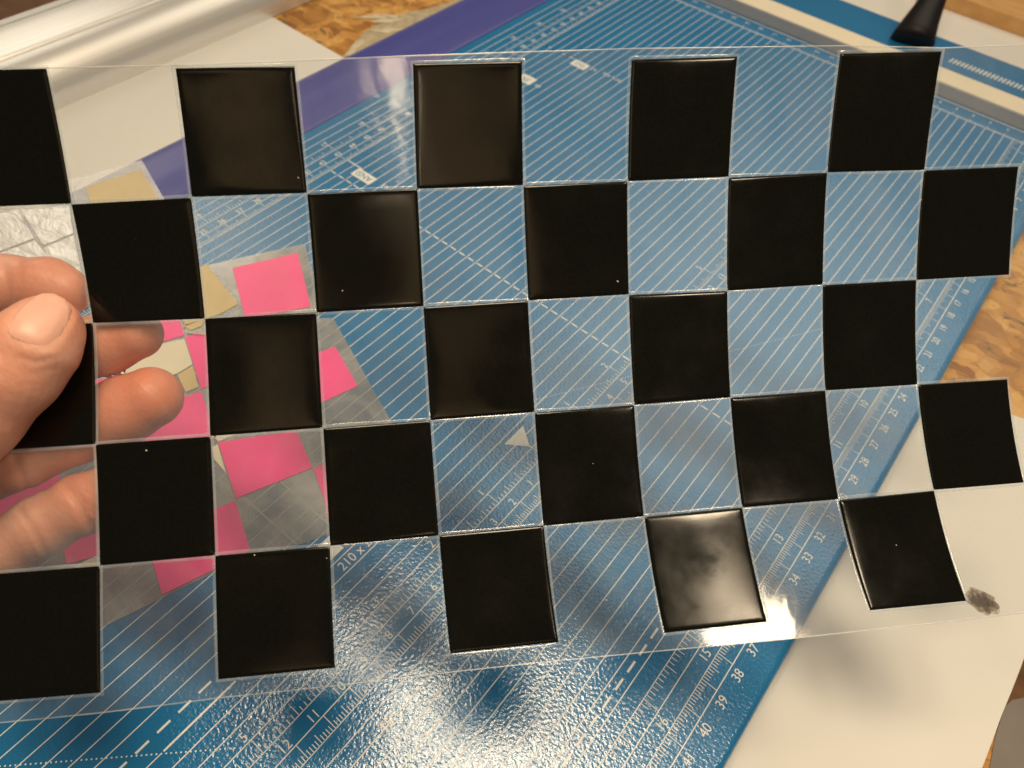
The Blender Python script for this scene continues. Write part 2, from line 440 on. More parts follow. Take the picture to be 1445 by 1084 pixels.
# edge highlights want auto smooth-like normals
for p in board.data.polygons: p.use_smooth = abs(p.normal.z) < 0.999 and abs(p.normal.x) < 0.999
ZP = 0.004
PV, PF = [], []
def quad(p0, p1, w, z=ZP):
    """a printed stroke from p0 to p1 (cm), width w"""
    p0 = np.array(p0, float); p1 = np.array(p1, float); d = p1 - p0; L = np.linalg.norm(d); n = np.array([-d[1], d[0]]) / L * w / 2
    k = len(PV)
    for q in (p0 - n, p1 - n, p1 + n, p0 + n): PV.append((q[0], q[1], z))
    PF.append((k, k + 1, k + 2, k + 3))
def polyp(pts, z=ZP):
    a = sum(pts[i][0] * pts[(i + 1) % len(pts)][1] - pts[(i + 1) % len(pts)][0] * pts[i][1] for i in range(len(pts)))
    if a < 0: pts = pts[::-1]
    k = len(PV)
    for q in pts: PV.append((q[0], q[1], z))
    PF.append(tuple(range(k, k + len(pts))))
def flush(name, mat=None):
    o = mesh_obj(name, PV, PF, mat or M['print'], trim); o['kind'] = 'stuff'
    PV.clear(); PF.clear(); return o
LW = 0.033
YT = 34.25
for k in range(-38, 19):
    if k in (-33, -35, 1, 3, 15, 17): continue
    quad((k * G, {-4: -9.3, -3: -11.9}.get(k, -36.5)), (k * G, YT), LW)
flush('printed_line')
# rulers ---------------------------------------------------------------
ZR = ZP + 0.002
def ruler(kb, side, step, lens, y0, y1, org, sgn, thick=0.03, tw=0.024):
    """ticks from base line k=kb towards side; value = sgn*(y-org)"""
    quad((kb * G, y0), (kb * G, y1), thick, ZR)
    n0 = int(math.ceil(min(sgn * (y0 - org), sgn * (y1 - org)) / step)); n1 = int(max(sgn * (y0 - org), sgn * (y1 - org)) / step)
    for n in range(n0, n1 + 1):
        y = org + sgn * n * step
        L = lens(n) * G
        quad((kb * G, y), (kb * G + side * L, y), tw, ZR)
cml = lambda n: 1.0 if n % 10 == 0 else (0.62 if n % 5 == 0 else 0.40)
inl = lambda n: 1.0 if n % 16 == 0 else (0.72 if n % 8 == 0 else (0.55 if n % 4 == 0 else 0.34))
inl2 = lambda n: 1.0 if n % 16 == 0 else (0.72 if n % 8 == 0 else (0.55 if n % 2 == 0 and n % 4 == 0 else 0.40))
ruler(17, 1, 0.1, cml, -36, YT, 36, -1)
ruler(15, 1, 2.54 / 16, inl2, -36, YT, 36, -1)
ruler(3, -1, 0.1, cml, -36, 18, 0, 1)
ruler(1, -1, 2.54 / 16, inl, -36, 18, 0, 1)
ruler(-33, -1, 0.1, cml, -36, YT, -36, 1, 0.035)
ruler(-35, -1, 2.54 / 16, inl, -36, YT, -36, 1)
flush('printed_tick')
# top ruler and its frame line
quad((-20, YT + 0.06), (10.3, YT + 0.06), 0.05, ZR)
for n in range(0, 300):
    x = 9.4 - n * 0.1
    quad((x, YT + 0.06), (x, YT + 0.06 + (0.30 if n % 10 == 0 else 0.14)), 0.03, ZR)
quad((-20, 35.55), (10.3, 35.55), 0.08, ZR)
flush('printed_tick')
# dashes, arrow, dotted angle lines --------------------------------------
def dashes(p0, p1, on, off, w):
    p0 = np.array(p0, float); p1 = np.array(p1, float); L = np.linalg.norm(p1 - p0); d = (p1 - p0) / L; s = 0
    while s < L:
        quad(p0 + d * s, p0 + d * min(L, s + on), w, ZR + 0.001); s += on + off
for y, x0, x1 in ((5.9, -17.33, 8.3), (23.1, -17.3, -15.1), (-5.97, -17.3, -4.5)):
    dashes((x0, y), (x1, y), 0.32, 0.2075, 0.06)
dashes((-4 * G, -36), (-4 * G, -9.5), 0.42, 0.26, 0.07)
dashes((7.12, -36), (7.12, 1), 0.42, 0.24, 0.07)
quad((-3 * G, -14.4), (-3 * G, -12.0), 0.06, ZR + 0.001); quad((-3 * G, -36), (-3 * G, -14.5), LW, ZR + 0.001)
quad((-17.36, 7.04), (-16.4, 7.04), 0.06, ZR + 0.001)
quad((-17.36, 23.1), (-15.0, 23.1), 0.06, ZR + 0.001)
quad((-17.3, -6.9), (-3.2, -6.9), 0.04, ZR + 0.001)
a = un(345, 703); b = un(418, 768); quad(a[:2], b[:2], 0.06, ZR + 0.001)
polyp([(-0.86, 0.53), (-0.86, -0.57), (-0.10, -0.02)], ZR + 0.002)
quad((-0.2, -0.02), (0.5 * G * 0, -0.02), 0.05, ZR + 0.003)
def dots(p0, p1, step, r):
    p0 = np.array(p0, float); p1 = np.array(p1, float); L = np.linalg.norm(p1 - p0); d = (p1 - p0) / L
    for i in range(int(L / step)):
        q = p0 + d * i * step; polyp([(q[0] + r * math.cos(a), q[1] + r * math.sin(a)) for a in [j * math.pi / 3 for j in range(6)]], ZR + 0.001)
dots((-14, -26.5), (0.0, -12.95), 0.13, 0.026)
dots((2.9, -10.2), (5.3, -7.8), 0.13, 0.026)
dots((-3.6, -2.05), (5.8, 13.2), 0.13, 0.022)
# label boxes
BOX = [(-16.52, 6.4, -15.25, 7.0), (-14.94, 22.48, -13.9, 23.17), (-16.2, 18.9, -15.2, 19.7), (-2.95, -8.05, -2.28, -7.15)]
for x0, y0, x1, y1 in BOX: polyp([(x0, y0), (x1, y0), (x1, y1), (x0, y1)], ZR + 0.001)
polyp([(-3.3, -8.9), (-2.2, -8.1), (-2.6, -8.9)], ZR + 0.0015)
flush('printed_mark')

# lettering --------------------------------------------------------------
_glyph = {}
def glyph(s):
    if s not in _glyph:
        cu = bpy.data.curves.new('letter', 'FONT'); cu.body = s; cu.size = 1.0; cu.align_x = 'CENTER'; cu.align_y = 'CENTER'
        cu.resolution_u = 3
        ob = bpy.data.objects.new('letter', cu); COL.objects.link(ob)
        dg = bpy.context.evaluated_depsgraph_get(); me = bpy.data.meshes.new_from_object(ob.evaluated_get(dg))
        V = [tuple(v.co[:2]) for v in me.vertices]; F = [tuple(p.vertices) for p in me.polygons]
        bpy.data.objects.remove(ob); bpy.data.curves.remove(cu); bpy.data.meshes.remove(me)
        V = np.array(V); c = (V.max(0) + V.min(0)) / 2; h = V[:, 1].max() - V[:, 1].min()
        _glyph[s] = ((V - c), F, h)
    return _glyph[s]
def text(s, x, y, cap, direction='A', z=None, squeeze=0.9):
    """direction A: reads along +y, tops to -x.  R: reads along -x, tops to -y. """
    V, F, h = glyph(s); k0 = len(PV); z = z or ZR + 0.001
    ref = glyph('0')[2]; sc = cap / ref
    for a, b in V * sc:
        a *= squeeze
        q = (x - b, y + a) if direction == 'A' else (x - a, y - b)
        PV.append((q[0], q[1], z))
    for f in F:
        f = [k0 + i for i in f]
        p = [PV[i] for i in f[:3]]
        PF.append(tuple(f))
for v in range(2, 60):
    text(str(v), 9.52 + 0.25, 36 - v - 0.19, 0.30)
for v in range(1, 24):
    text(str(v), 16 * G + 0.25, 36 - v * 2.54 - 0.19, 0.30)
for v in range(1, 18):
    for s_ in (-1, 1):
        text(str(v), 2 * G - 0.21, s_ * v - 0.19 * (1 if s_ < 0 else 0.9), 0.29)
        if v * 2.54 < 18: text(str(v), -0.21, s_ * v * 2.54 - 0.1, 0.29)
for v in range(18, 36):
    text(str(v), 2 * G - 0.21, -v - 0.19, 0.29)
for v in range(18, 71):
    text(str(v), -34 * G - 0.19, -36 + v + 0.02, 0.29)
for v in range(7, 28):
    text(str(v), -36 * G - 0.19, -36 + v * 2.54 - 0.05, 0.29)
for v in range(0, 30):
    text(str(v), 9.4 - v, 35.1, 0.26, 'R')
text('210 x 297', -1.85, -6.85, 0.33)
text('45°', 2.58, -9.95, 0.36)
text('A4', -14.55, 6.85, 0.28, 'R'); text('8.5"', -14.6, 6.1, 0.24, 'R')
text('A3', -13.5, 23.0, 0.26, 'R'); text('297 x 420', -12.2, 23.08, 0.26, 'R')
text('B4', -14.8, 19.2, 0.26, 'R')
flush('printed_number')
text('ANSI', -15.88, 6.7, 0.36, 'R', ZR + 0.004)
text('ISO', -14.42, 22.82, 0.34, 'R', ZR + 0.004)
text('JIS', -15.7, 19.3, 0.34, 'R', ZR + 0.004)
flush('printed_lettering', M['board'])

# stop fence across the far end
front = bm_obj('fence', box_bm(-24.4, 10.72, 35.75, 37.55, 0.0, 0.74, 0.04), M['fence_front'], trim)
bm_obj('lit_fence_top', box_bm(-24.4, 10.72, 35.80, 37.50, 0.742, 0.775, 0.012), M['fence_top'], trim)  # fence's own top face, its strong light put into the cream colour
# blurred maker's lettering on the strip behind the fence: pale wavy strokes
for i in range(24):
    x = 2.2 + i * 0.24; quad((x, 40.3), (x + 0.10, 40.95), 0.10, ZR)
    if i % 2: quad((x, 40.62), (x + 0.26, 40.62), 0.07, ZR + 0.001)
flush('printed_mark')
# violet guide strip
prof = [(-24.3, 0.0), (-24.35, 0.18), (-24.05, 0.34), (-23.6, 0.40), (-22.4, 0.36), (-21.4, 0.22), (-20.72, 0.10), (-20.62, 0.01)]
def extrude(name, prof, y0, y1, mat, parent=None, ny=24, caps=True):
    V, F = [], []; n = len(prof)
    ys = np.linspace(y0, y1, ny)
    for y in ys:
        for x, z in prof: V.append((x, y, z))
    for j in range(ny - 1):
        for i in range(n if caps else n - 1):
            i2 = (i + 1) % n; F.append((j * n + i, j * n + i2, (j + 1) * n + i2, (j + 1) * n + i))
    F.append(tuple(range(n))[::-1]); F.append(tuple((ny - 1) * n + i for i in range(n)))
    return mesh_obj(name, V, F, mat, parent)
def spline(pts, k=4):
    P = np.array(pts, float); out = []
    for i in range(len(P) - 1):
        p0 = P[max(i - 1, 0)]; p1 = P[i]; p2 = P[i + 1]; p3 = P[min(i + 2, len(P) - 1)]
        for s in np.linspace(0, 1, k, endpoint=False):
            out.append(0.5 * (2 * p1 + (p2 - p0) * s + (2 * p0 - 5 * p1 + 4 * p2 - p3) * s * s + (3 * p1 - p0 - 3 * p2 + p3) * s ** 3))
    out.append(P[-1]); return [tuple(q) for q in out]
st = extrude('guide_strip', spline(prof, 4), -37, 43.3, M['strip'], trim)
for p in st.data.polygons: p.use_smooth = len(p.vertices) == 4
st['label'] = 'glossy violet plastic guide strip'

# aluminium rail
arc = [(-32.6, -0.88), (-32.62, -0.3), (-32.72, 0.15), (-32.98, 0.65), (-33.35, 1.05), (-33.8, 1.32), (-34.25, 1.46)]
rp = spline(arc, 4) + [(-34.32, 1.38), (-34.40, 1.40), (-34.46, 1.52)] + spline([(-34.5, 1.54), (-35.3, 1.68), (-36.2, 1.78), (-36.75, 1.80)], 4) + \
     [(-36.80, 1.72), (-36.88, 1.72), (-36.92, 1.82), (-37.4, 1.83), (-37.55, 1.7), (-37.6, -0.88)]
rail = extrude('aluminium_rail', rp, -24, 46, M['metal'], None, 40)
for p in rail.data.polygons: p.use_smooth = len(p.vertices) == 4
me = rail.data
me.set_sharp_from_angle(angle=math.radians(38))
tag(rail, 'rounded silver aluminium rail lying across the top left', 'rail')

# dried glue smear on the chipboard
def blob(pxs, z, h, name, mat, seed, parent=None):
    poly = rough_poly(px_poly(pxs, z), 0.3, 0.02, seed)
    return bm_obj(name, prism_bm(poly, z, z + h, 0.0), mat, parent)
gl = blob([(484, 80), (500, 60), (520, 42), (545, 30), (575, 18), (600, 14), (640, 2), (650, -10), (690, -10), (640, 40), (560, 90), (500, 110)], ZT - 0.02, 0.03, 'glue_smear', M['glue'], 4)
tag(gl, 'pale glossy dried glue smear on the chipboard beside the violet strip', 'glue')
for q in ([(500, 26), (530, 21), (562, 22), (560, 27), (525, 27)], [(523, 30), (548, 26), (575, 28), (550, 33), (527, 33)],
          [(489, 78), (500, 62), (512, 56), (514, 62), (503, 70), (497, 82)], [(520, 44), (545, 40), (570, 42), (545, 48)]):
    blob(q, ZT + 0.012, 0.05, 'glue_ridge', M['ridge'], 7, gl)
for q, mm in (([(550, 3), (560, 2), (561, 8), (551, 9)], 'orange'), ([(575, 2), (584, 1), (582, 6), (574, 7)], 'orange')):
    pass

# black cone nozzle behind the fence
base_l = un(1256, 64, 0.0); base_r = un(1317, 66, 0.0)
bc = (base_l + base_r) / 2; 
dep = float((RM @ (bc - CAM))[2])
def cone_ring(xl, yl, xr, yr, dp, n=28):
    a = at_depth(xl, yl, dp); b = at_depth(xr, yr, dp); c = (a + b) / 2; u = (b - a) / 2; r = np.linalg.norm(u)
    axis = at_depth(1335, -60, dep) - at_depth(1286, 64, dep); axis /= np.linalg.norm(axis)
    u = u - axis * (u @ axis); u /= np.linalg.norm(u); w = np.cross(axis, u)
    return [c + (u * math.cos(t) + w * math.sin(t)) * r for t in np.linspace(0, 2 * math.pi, n, endpoint=False)]
rings = [cone_ring(1275, 66, 1303, 66, dep), cone_ring(1264, 65, 1311, 66, dep), cone_ring(1257, 59, 1316, 61, dep), cone_ring(1263, 47, 1318, 52, dep), cone_ring(1277, 27, 1323, 33, dep), cone_ring(1290, 10, 1329, 15, dep),
         cone_ring(1299, -4, 1334, 0, dep), cone_ring(1315, -35, 1343, -31, dep), cone_ring(1327, -60, 1350, -57, dep), cone_ring(1333, -66, 1346, -65, dep)]
V, F = [], []
for r in rings: V += [tuple(p) for p in r]
n = 28
for j in range(len(rings) - 1):
    for i in range(n): F.append((j * n + i, j * n + (i + 1) % n, (j + 1) * n + (i + 1) % n, (j + 1) * n + i))
F.append(tuple(range(n))[::-1]); F.append(tuple((len(rings) - 1) * n + i for i in range(n)))
tag(mesh_obj('cone_nozzle', V, F, M['dark'], None, True), 'black plastic cone shaped nozzle leaning behind the fence at top right', 'nozzle')

# ------------------------------------------------------------------ film scraps on the board
def scrap(name, outline, z, mat, label, cat, tiles, h=0.025, group=None):
    e = empty(name); tag(e, label, cat, group)
    bm_obj('film_sheet', prism_bm(px_poly(outline, z), z - 0.004, z), mat, e)
    for nm, mt, poly in tiles:
        bm_obj(nm, prism_bm(px_poly(poly, z + h), z + 0.003, z + h, 0.006), M[mt], e)
    return e
scrap('pink_checker_film', [(232, 452), (470, 449), (512, 523), (552, 595), (588, 664), (478, 748), (420, 770), (352, 786), (306, 806), (143, 886), (60, 922), (-70, 720), (60, 520)], 0.03, M['scrapfilm'],
      'large pink and clear checkered film scrap under the hand', 'film scrap', [
    ('pink_tile', 'pink', [(307.7, 624), (418.4, 607), (440.5, 660), (332.6, 703.5)]),
    ('pink_tile', 'pink', [(442, 661), (530, 622), (556, 684), (463.5, 733), (458, 705)]),
    ('pink_tile', 'pink', [(332, 706), (353, 777), (305, 802), (228.6, 839.6), (206, 760)]),
    ('pink_tile', 'pink', [(395, 516), (473, 489), (505, 544.5), (425, 581)]),
    ('pink_tile', 'pink', [(185, 434), (246, 428), (260, 473), (196, 492)]),
    ('pink_tile', 'pink', [(261, 476), (310, 458), (330, 530), (284, 549)]),
    ('pink_tile', 'pink', [(185, 586), (284, 552), (306, 617), (205, 660)]),
    ('pink_tile', 'pink', [(95, 548), (169, 528), (182, 575), (110, 600)]),
    ('pink_tile', 'pink', [(-20, 712), (81, 665), (105, 725), (0, 770)]),
    ('pink_tile', 'pink', [(85, 752), (160, 722), (172, 775), (94, 796)]),
    ('pale_tile', 'pale', [(228, 485), (260, 478), (271.6, 514), (250, 527), (171, 552), (165, 510)]),
    ('cream_tile', 'cream', [(250, 529), (272, 516), (280, 546), (262, 553)]),
    ('pale_tile', 'pale', [(297, 612), (335, 606), (333, 613), (308, 623)]),
    ('pale_tile', 'pale', [(299, 631), (307, 627), (319, 668), (302, 648)]),
    ('pale_tile', 'pale', [(103, 800), (138, 783), (141, 797), (120, 806)])])
scrap('pink_checker_film', [(262, 381), (370, 357), (430, 344), (440, 380), (458, 440), (300, 474), (262, 470)], 0.12, M['scrapfilm'],
      'small clear film scrap with one whole pink square and a cream triangle', 'film scrap', [
    ('pink_tile', 'pink', [(328, 378), (420, 357), (437.5, 429), (437, 433), (346, 450)]),
    ('cream_tile', 'cream', [(283, 376), (292, 373), (336, 429), (310, 443), (262, 460), (240, 420)]),
    ('cream_tile', 'cream', [(258, 459), (292, 450), (282, 461), (268, 466)])], 0.03)
scrap('foil_checker_film', [(-90, 296), (30, 268), (112, 250), (200, 226), (238, 292), (180, 330), (150, 420), (-90, 440)], 0.47, M['scrapfilm'],
      'shiny cream foil checkered film scrap above the index finger', 'film scrap', [
    ('foil_tile', 'foil', [(29, 294), (98, 290), (103, 329), (60, 346.5)]),
    ('foil_tile', 'foil', [(-45, 312), (24, 296), (48, 336), (0, 354), (-30, 362)]),
    ('foil_tile', 'foil', [(-28, 366), (0, 357), (49, 339.5), (72, 366), (84, 400), (-10, 420)]),
    ('foil_tile', 'foil', [(62.5, 349.5), (103.5, 332.5), (113, 378), (122, 415), (92, 420)]),
    ('foil_tile', 'foil', [(-60, 305), (20, 286), (14, 279), (-62, 290)]),
    ('cream_tile', 'cream', [(121, 264), (198, 239), (226, 284), (165, 325), (140, 330)])], 0.03)

# ------------------------------------------------------------------ the checkered film in the hand
CF = np.array([[1.02168, -2.51446, 8.54968], [3.95, -3.82541, -4.22677], [0.54452, -0.497, 0.93664], [-0.04915, 0.1188, 0.14643], [0.00526, 0.07094, -0.01451], [8.73231, 9.35634, -0.05377], [-0.00316, -0.00129, -0.21514], [0.06462, -0.04006, 0.16308], [0.08115, -0.07099, 0.19681], [0.10004, 0.1186, -0.03441], [-0.02006, 0.01546, -0.16987], [-0.0004, -0.05609, 0.00863], [0.32795, 0.00547, 0.25604], [-0.07214, 0.05731, 0.13632], [-0.17276, 0.04878, -0.18778]])
MON = [(a, b) for a in range(5) for b in range(5) if a + b <= 4]
GR = [[None, (65, 97), (247, 97), (415, 94), (583, 90), (737, 87), (891, 84), (1040, 80), (1186, 76), (1329, 72), None],
      [None, (101, 288), (270, 279), (433, 273), (588.6, 267), (738.8, 262), (885.5, 256), (1028, 250), (1167, 244), (1304, 240), (1437, 235)],
      [None, (131, 456), (289, 450), (446, 441), (597.5, 433), (745, 424), (887, 416), (1026, 410), (1161, 402), (1293, 395), (1424, 388)],
      [None, (135, 627), (297, 616), (456, 604), (607.3, 593), (754.5, 582), (895, 571.5), (1031, 560.5), (1165, 551), (1295, 543), (1421, 535)],
      [None, (141, 798), (304, 784), (466, 770), (619.5, 756), (767, 742), (909, 729), (1047, 716), (1183, 705), (1318, 692), (1445, 681)],
      [None, (142, 977), (308, 959), (473, 942), (635, 923), (788, 907), (938, 893), (1083, 878), (1228, 861), (1364, 848), None]]
def base_pt(u, v):
    u = (np.asarray(u, float) - 5) / 5; v = (np.asarray(v, float) - 2.5) / 2.5
    return np.stack([u ** a * v ** b for a, b in MON], -1) @ CF
RES = np.zeros((6, 11, 3))
for i in range(6):
    for j in range(11):
        jj = j
        if GR[i][j] is None: jj = j + 1 if j == 0 else j - 1
        P = base_pt(jj, i); d = float((RM @ (P - CAM))[2]); RES[i, j] = at_depth(*GR[i][jj], d) - P
def film_pt(u, v):
    u = np.asarray(u, float); v = np.asarray(v, float)
    P = base_pt(np.clip(u, -1.2, 11), np.clip(v, -.3, 5.4))
    uc = np.clip(u, 0, 9.999); vc = np.clip(v, 0, 4.999)
    i = vc.astype(int); j = uc.astype(int); a = (vc - i)[..., None]; b = (uc - j)[..., None]
    R = (RES[i, j] * (1 - b) + RES[i, j + 1] * b) * (1 - a) + (RES[i + 1, j] * (1 - b) + RES[i + 1, j + 1] * b) * a
    return P + R
def film_n(u, v):
    e = 1e-2
    n = np.cross(base_pt(u + e, v) - base_pt(u - e, v), base_pt(u, v + e) - base_pt(u, v - e))
    n /= np.linalg.norm(n, axis=-1, keepdims=True)
    s = np.sign(((CAM - base_pt(u, v)) * n).sum(-1)); return n * s[..., None]
def film_depth(x, y):
    uv = np.array([x / 150.0, (y - 95) / 172.0])
    for it in range(25):
        P = film_pt(*uv); c = RM @ (P - CAM); q = np.array([CX + FPX * c[0] / c[2], CY + FPX * c[1] / c[2]])
        r = q - (x, y)
        J = []
        for e in ((.01, 0), (0, .01)):
            P2 = film_pt(*(uv + e)); c2 = RM @ (P2 - CAM)
            J.append((np.array([CX + FPX * c2[0] / c2[2], CY + FPX * c2[1] / c2[2]]) - q) / .01)
        uv = uv - np.clip(np.linalg.solve(np.array(J).T, r), -.6, .6)
        uv = np.clip(uv, (-1.2, -.2), (11, 5.3))
    return float((RM @ (film_pt(*uv) - CAM))[2])

film = empty('checkered_film')
tag(film, 'curved clear film with glossy black checkerboard squares held up by the hand', 'film')
def vtop(u): return np.interp(u, [-2, 0, 1, 2, 4, 6, 8, 9, 11], [0.02, 0.01, -0.01, -0.03, -0.065, -0.09, -0.07, -0.03, -0.08])
def vbot(u): return np.interp(u, [-2, 1, 2, 4, 6, 8, 9, 11], [5.2, 5.165, 5.15, 5.15, 5.15, 5.17, 5.16, 5.16])
us = np.linspace(-1.2, 11.0, 123); vs = np.linspace(0, 1, 53)
V, F = [], []
for v in vs:
    vv = vtop(us) + (vbot(us) - vtop(us)) * v
    V += [tuple(p) for p in film_pt(us, vv)]
n = len(us)
for j in range(len(vs) - 1):
    for i in range(n - 1): F.append((j * n + i, j * n + i + 1, (j + 1) * n + i + 1, (j + 1) * n + i))
fs = mesh_obj('film_sheet', V, F, M['film'], film, True)
for nm_, fv, w_ in (('film_edge', vtop, .012), ('film_edge', vbot, -.010)):
    V, F = [], []
    for i_, u_ in enumerate(us):
        for k_, hh in ((0, .0), (.5, .008), (1, .001)):
            q = np.array(float(fv(u_)) + w_ * k_); uq = np.array(u_)
            V.append(tuple(film_pt(uq, q) + film_n(uq, q) * (hh + 0.001)))
    for i_ in range(len(us) - 1):
        for k_ in range(2): F.append((i_ * 3 + k_, i_ * 3 + k_ + 1, i_ * 3 + k_ + 4, i_ * 3 + k_ + 3))
    mesh_obj(nm_, V, F, M['edge'], film, True)
prm = np.array([0, .006, .014, .026, .045, .08, .16, .28, .4, .5, .6, .72, .84, .92, .955, .974, .986, .994, 1.0])
hgt = lambda s: np.interp(np.minimum(s, 1 - s), [0, .006, .014, .026, .045], [0, .45, .8, .97, 1.0])
def tile(u0, v0, seed):
    rng = random.Random(seed)
    t = 0.020; m_ = 0.004
    j0 = [rng.uniform(-.004, .004) for _ in range(4)]
    U, W = np.meshgrid(prm, prm)
    uu = u0 + m_ * .3 + (1 - m_ * .6) * U + j0[0] * (1 - W) + j0[1] * W; vv = v0 + m_ * .3 + (1 - m_ * .6) * W + j0[2] * (1 - U) + j0[3] * U
    h = np.minimum(hgt(U), hgt(W)) * t + 0.004
    # slight unevenness of the raised face
    h = h + 0.006 * (np.sin(U * math.pi) * np.sin(W * math.pi)) * rng.uniform(-1, 1)
    ed = np.minimum(np.minimum(U, 1 - U), np.minimum(W, 1 - W))
    h = h + 0.006 * (1 - np.exp(-ed / 0.05)) * rng.uniform(0.3, 1.2) + 0.014 * np.sin(3.1 * U + rng.uniform(0, 6)) * np.sin(2.6 * W + rng.uniform(0, 6)) * np.minimum(1, ed * 12)
    P = film_pt(uu, vv) + film_n(uu, vv) * h[..., None]
    n = len(prm); V = [tuple(p) for p in P.reshape(-1, 3)]; F = []
    for j in range(n - 1):
        for i in range(n - 1): F.append((j * n + i, j * n + i + 1, (j + 1) * n + i + 1, (j + 1) * n + i))
    # back face
    B = film_pt(uu, vv) - film_n(uu, vv) * 0.008
    k = n * n; V += [tuple(p) for p in B.reshape(-1, 3)]
    F += [tuple(k + q for q in f[::-1]) for f in F[:]]
    edge = [(0, i) for i in range(n)] + [(j, n - 1) for j in range(1, n)] + [(n - 1, i) for i in range(n - 2, -1, -1)] + [(j, 0) for j in range(n - 2, 0, -1)]
    idx = [a * n + b for a, b in edge]
    for q in range(len(idx)):
        a, b = idx[q], idx[(q + 1) % len(idx)]; F.append((b, a, k + a, k + b))
    o = mesh_obj('black_tile', V, F, M['black'], film, True)
    # clear rim round the tile: a low rounded ridge
    w = 0.026; V, F = [], []
    s = np.linspace(0, 1, 9)[:-1]
    loop = [(x, 0) for x in s] + [(1, x) for x in s] + [(1 - x, 1) for x in s] + [(0, 1 - x) for x in s]
    cs = [(0.0, .002), (.25, .009), (.6, .011), (.9, .007), (1.0, .003)]
    for a, b in loop:
        for f_, hh in cs:
            e = w * f_ * (1 + 0.12 * math.sin(5 * a + 4 * b + seed))
            u = u0 + a * (1 + 2 * e) - e; v = v0 + b * (1 + 2 * e) - e
            p = film_pt(u, v) + film_n(np.array(u), np.array(v)) * hh; V.append(tuple(p))
    L = len(loop); c_ = len(cs)
    for a in range(L):
        for i in range(c_ - 1): F.append((a * c_ + i, a * c_ + i + 1, ((a + 1) % L) * c_ + i + 1, ((a + 1) % L) * c_ + i))
    mesh_obj('clear_rim', V, F, M['rim'], o, True)
for r in range(5):
    for cidx in range(-1, 10):
        if (r + cidx) % 2 == 0 and not (cidx < 0): tile(cidx, r, r * 20 + cidx)
        elif cidx == -1 and (r % 2 == 1): tile(-1, r, r * 20 + 77)

# ------------------------------------------------------------------ the hand
def chain(pts, behind, off=0.0):
    """pts: (px, py, r_px) from tip to base; depth follows the film (or an explicit 4th value)"""
    out = []
    for q in pts:
        x, y, r = q[:3]
        d = q[3] if len(q) > 3 else None
        if d is None:
            fd = film_depth(max(x, -40), y)
            rc = r * fd / FPX
            d = fd + (rc + 0.17 + off if behind else -(rc * 0.80 + 0.0))
        rc = r * d / FPX
        out.append((np.array([(x - CX) / FPX * d, (y - CY) / FPX * d, d]), rc))
    return out
FINGERS = {
    'thumb': chain([(66, 464, 47), (50, 486, 57), (18, 522, 63), (-44, 585, 68), (-130, 665, 82, 15.6), (-230, 720, 110, 17.0)], False),
    'index': chain([(93, 411, 33), (70, 406, 40), (10, 404, 42), (-70, 412, 45), (-170, 450, 50, 17.6), (-280, 520, 66, 18.6)], True),
    'middle': chain([(192, 471, 36), (150, 485, 41), (80, 508, 44), (0, 532, 46), (-110, 560, 52, 18.2), (-270, 590, 68, 18.9)], True),
    'ring': chain([(213, 561, 43), (175, 579, 46), (110, 608, 44), (30, 645, 43), (-70, 684, 49, 18.4), (-250, 690, 68, 19.0)], True, 0.02),
    'little': chain([(165, 686, 35), (118, 711, 40.5), (60, 742, 41.5), (0, 776, 43), (-90, 808, 50, 18.4), (-240, 780, 64, 18.9)], True, 0.02)}
PALM = chain([(-820, 900, 165, 20.5), (-560, 770, 140, 19.8), (-330, 640, 140, 19.0), (-270, 560, 120, 18.9), (-260, 700, 125, 18.9), (-330, 640, 150, 19.0)], True)
def sd_seg(P, a, ra, b, rb):
    d = b - a; L2 = d @ d
    t = np.clip(((P - a) @ d) / L2, 0, 1)
    q = P - a - t[..., None] * d
    return np.sqrt((q * q).sum(-1)) - (ra + (rb - ra) * t)
def smin(a, b, k):
    h = np.clip(0.5 + 0.5 * (b - a) / k, 0, 1); return b + (a - b) * h - k * h * (1 - h)
def sdf(P):
    P = P.astype(np.float32); D = None
    for nm, ch in FINGERS.items():
        d = None
        for (a, ra), (b, rb) in zip(ch[:-1], ch[1:]):
            s = sd_seg(P, a.astype(np.float32), np.float32(ra), b.astype(np.float32), np.float32(rb))
            d = s if d is None else smin(d, s, np.float32(0.22))
        D = d if D is None else smin(D, d, np.float32(0.03))
    pd = None
    for (a, ra), (b, rb) in zip(PALM[:-1], PALM[1:]):
        s = sd_seg(P, a.astype(np.float32), np.float32(ra), b.astype(np.float32), np.float32(rb))
        pd = s if pd is None else smin(pd, s, np.float32(.5))
    return smin(D, pd, np.float32(0.6))
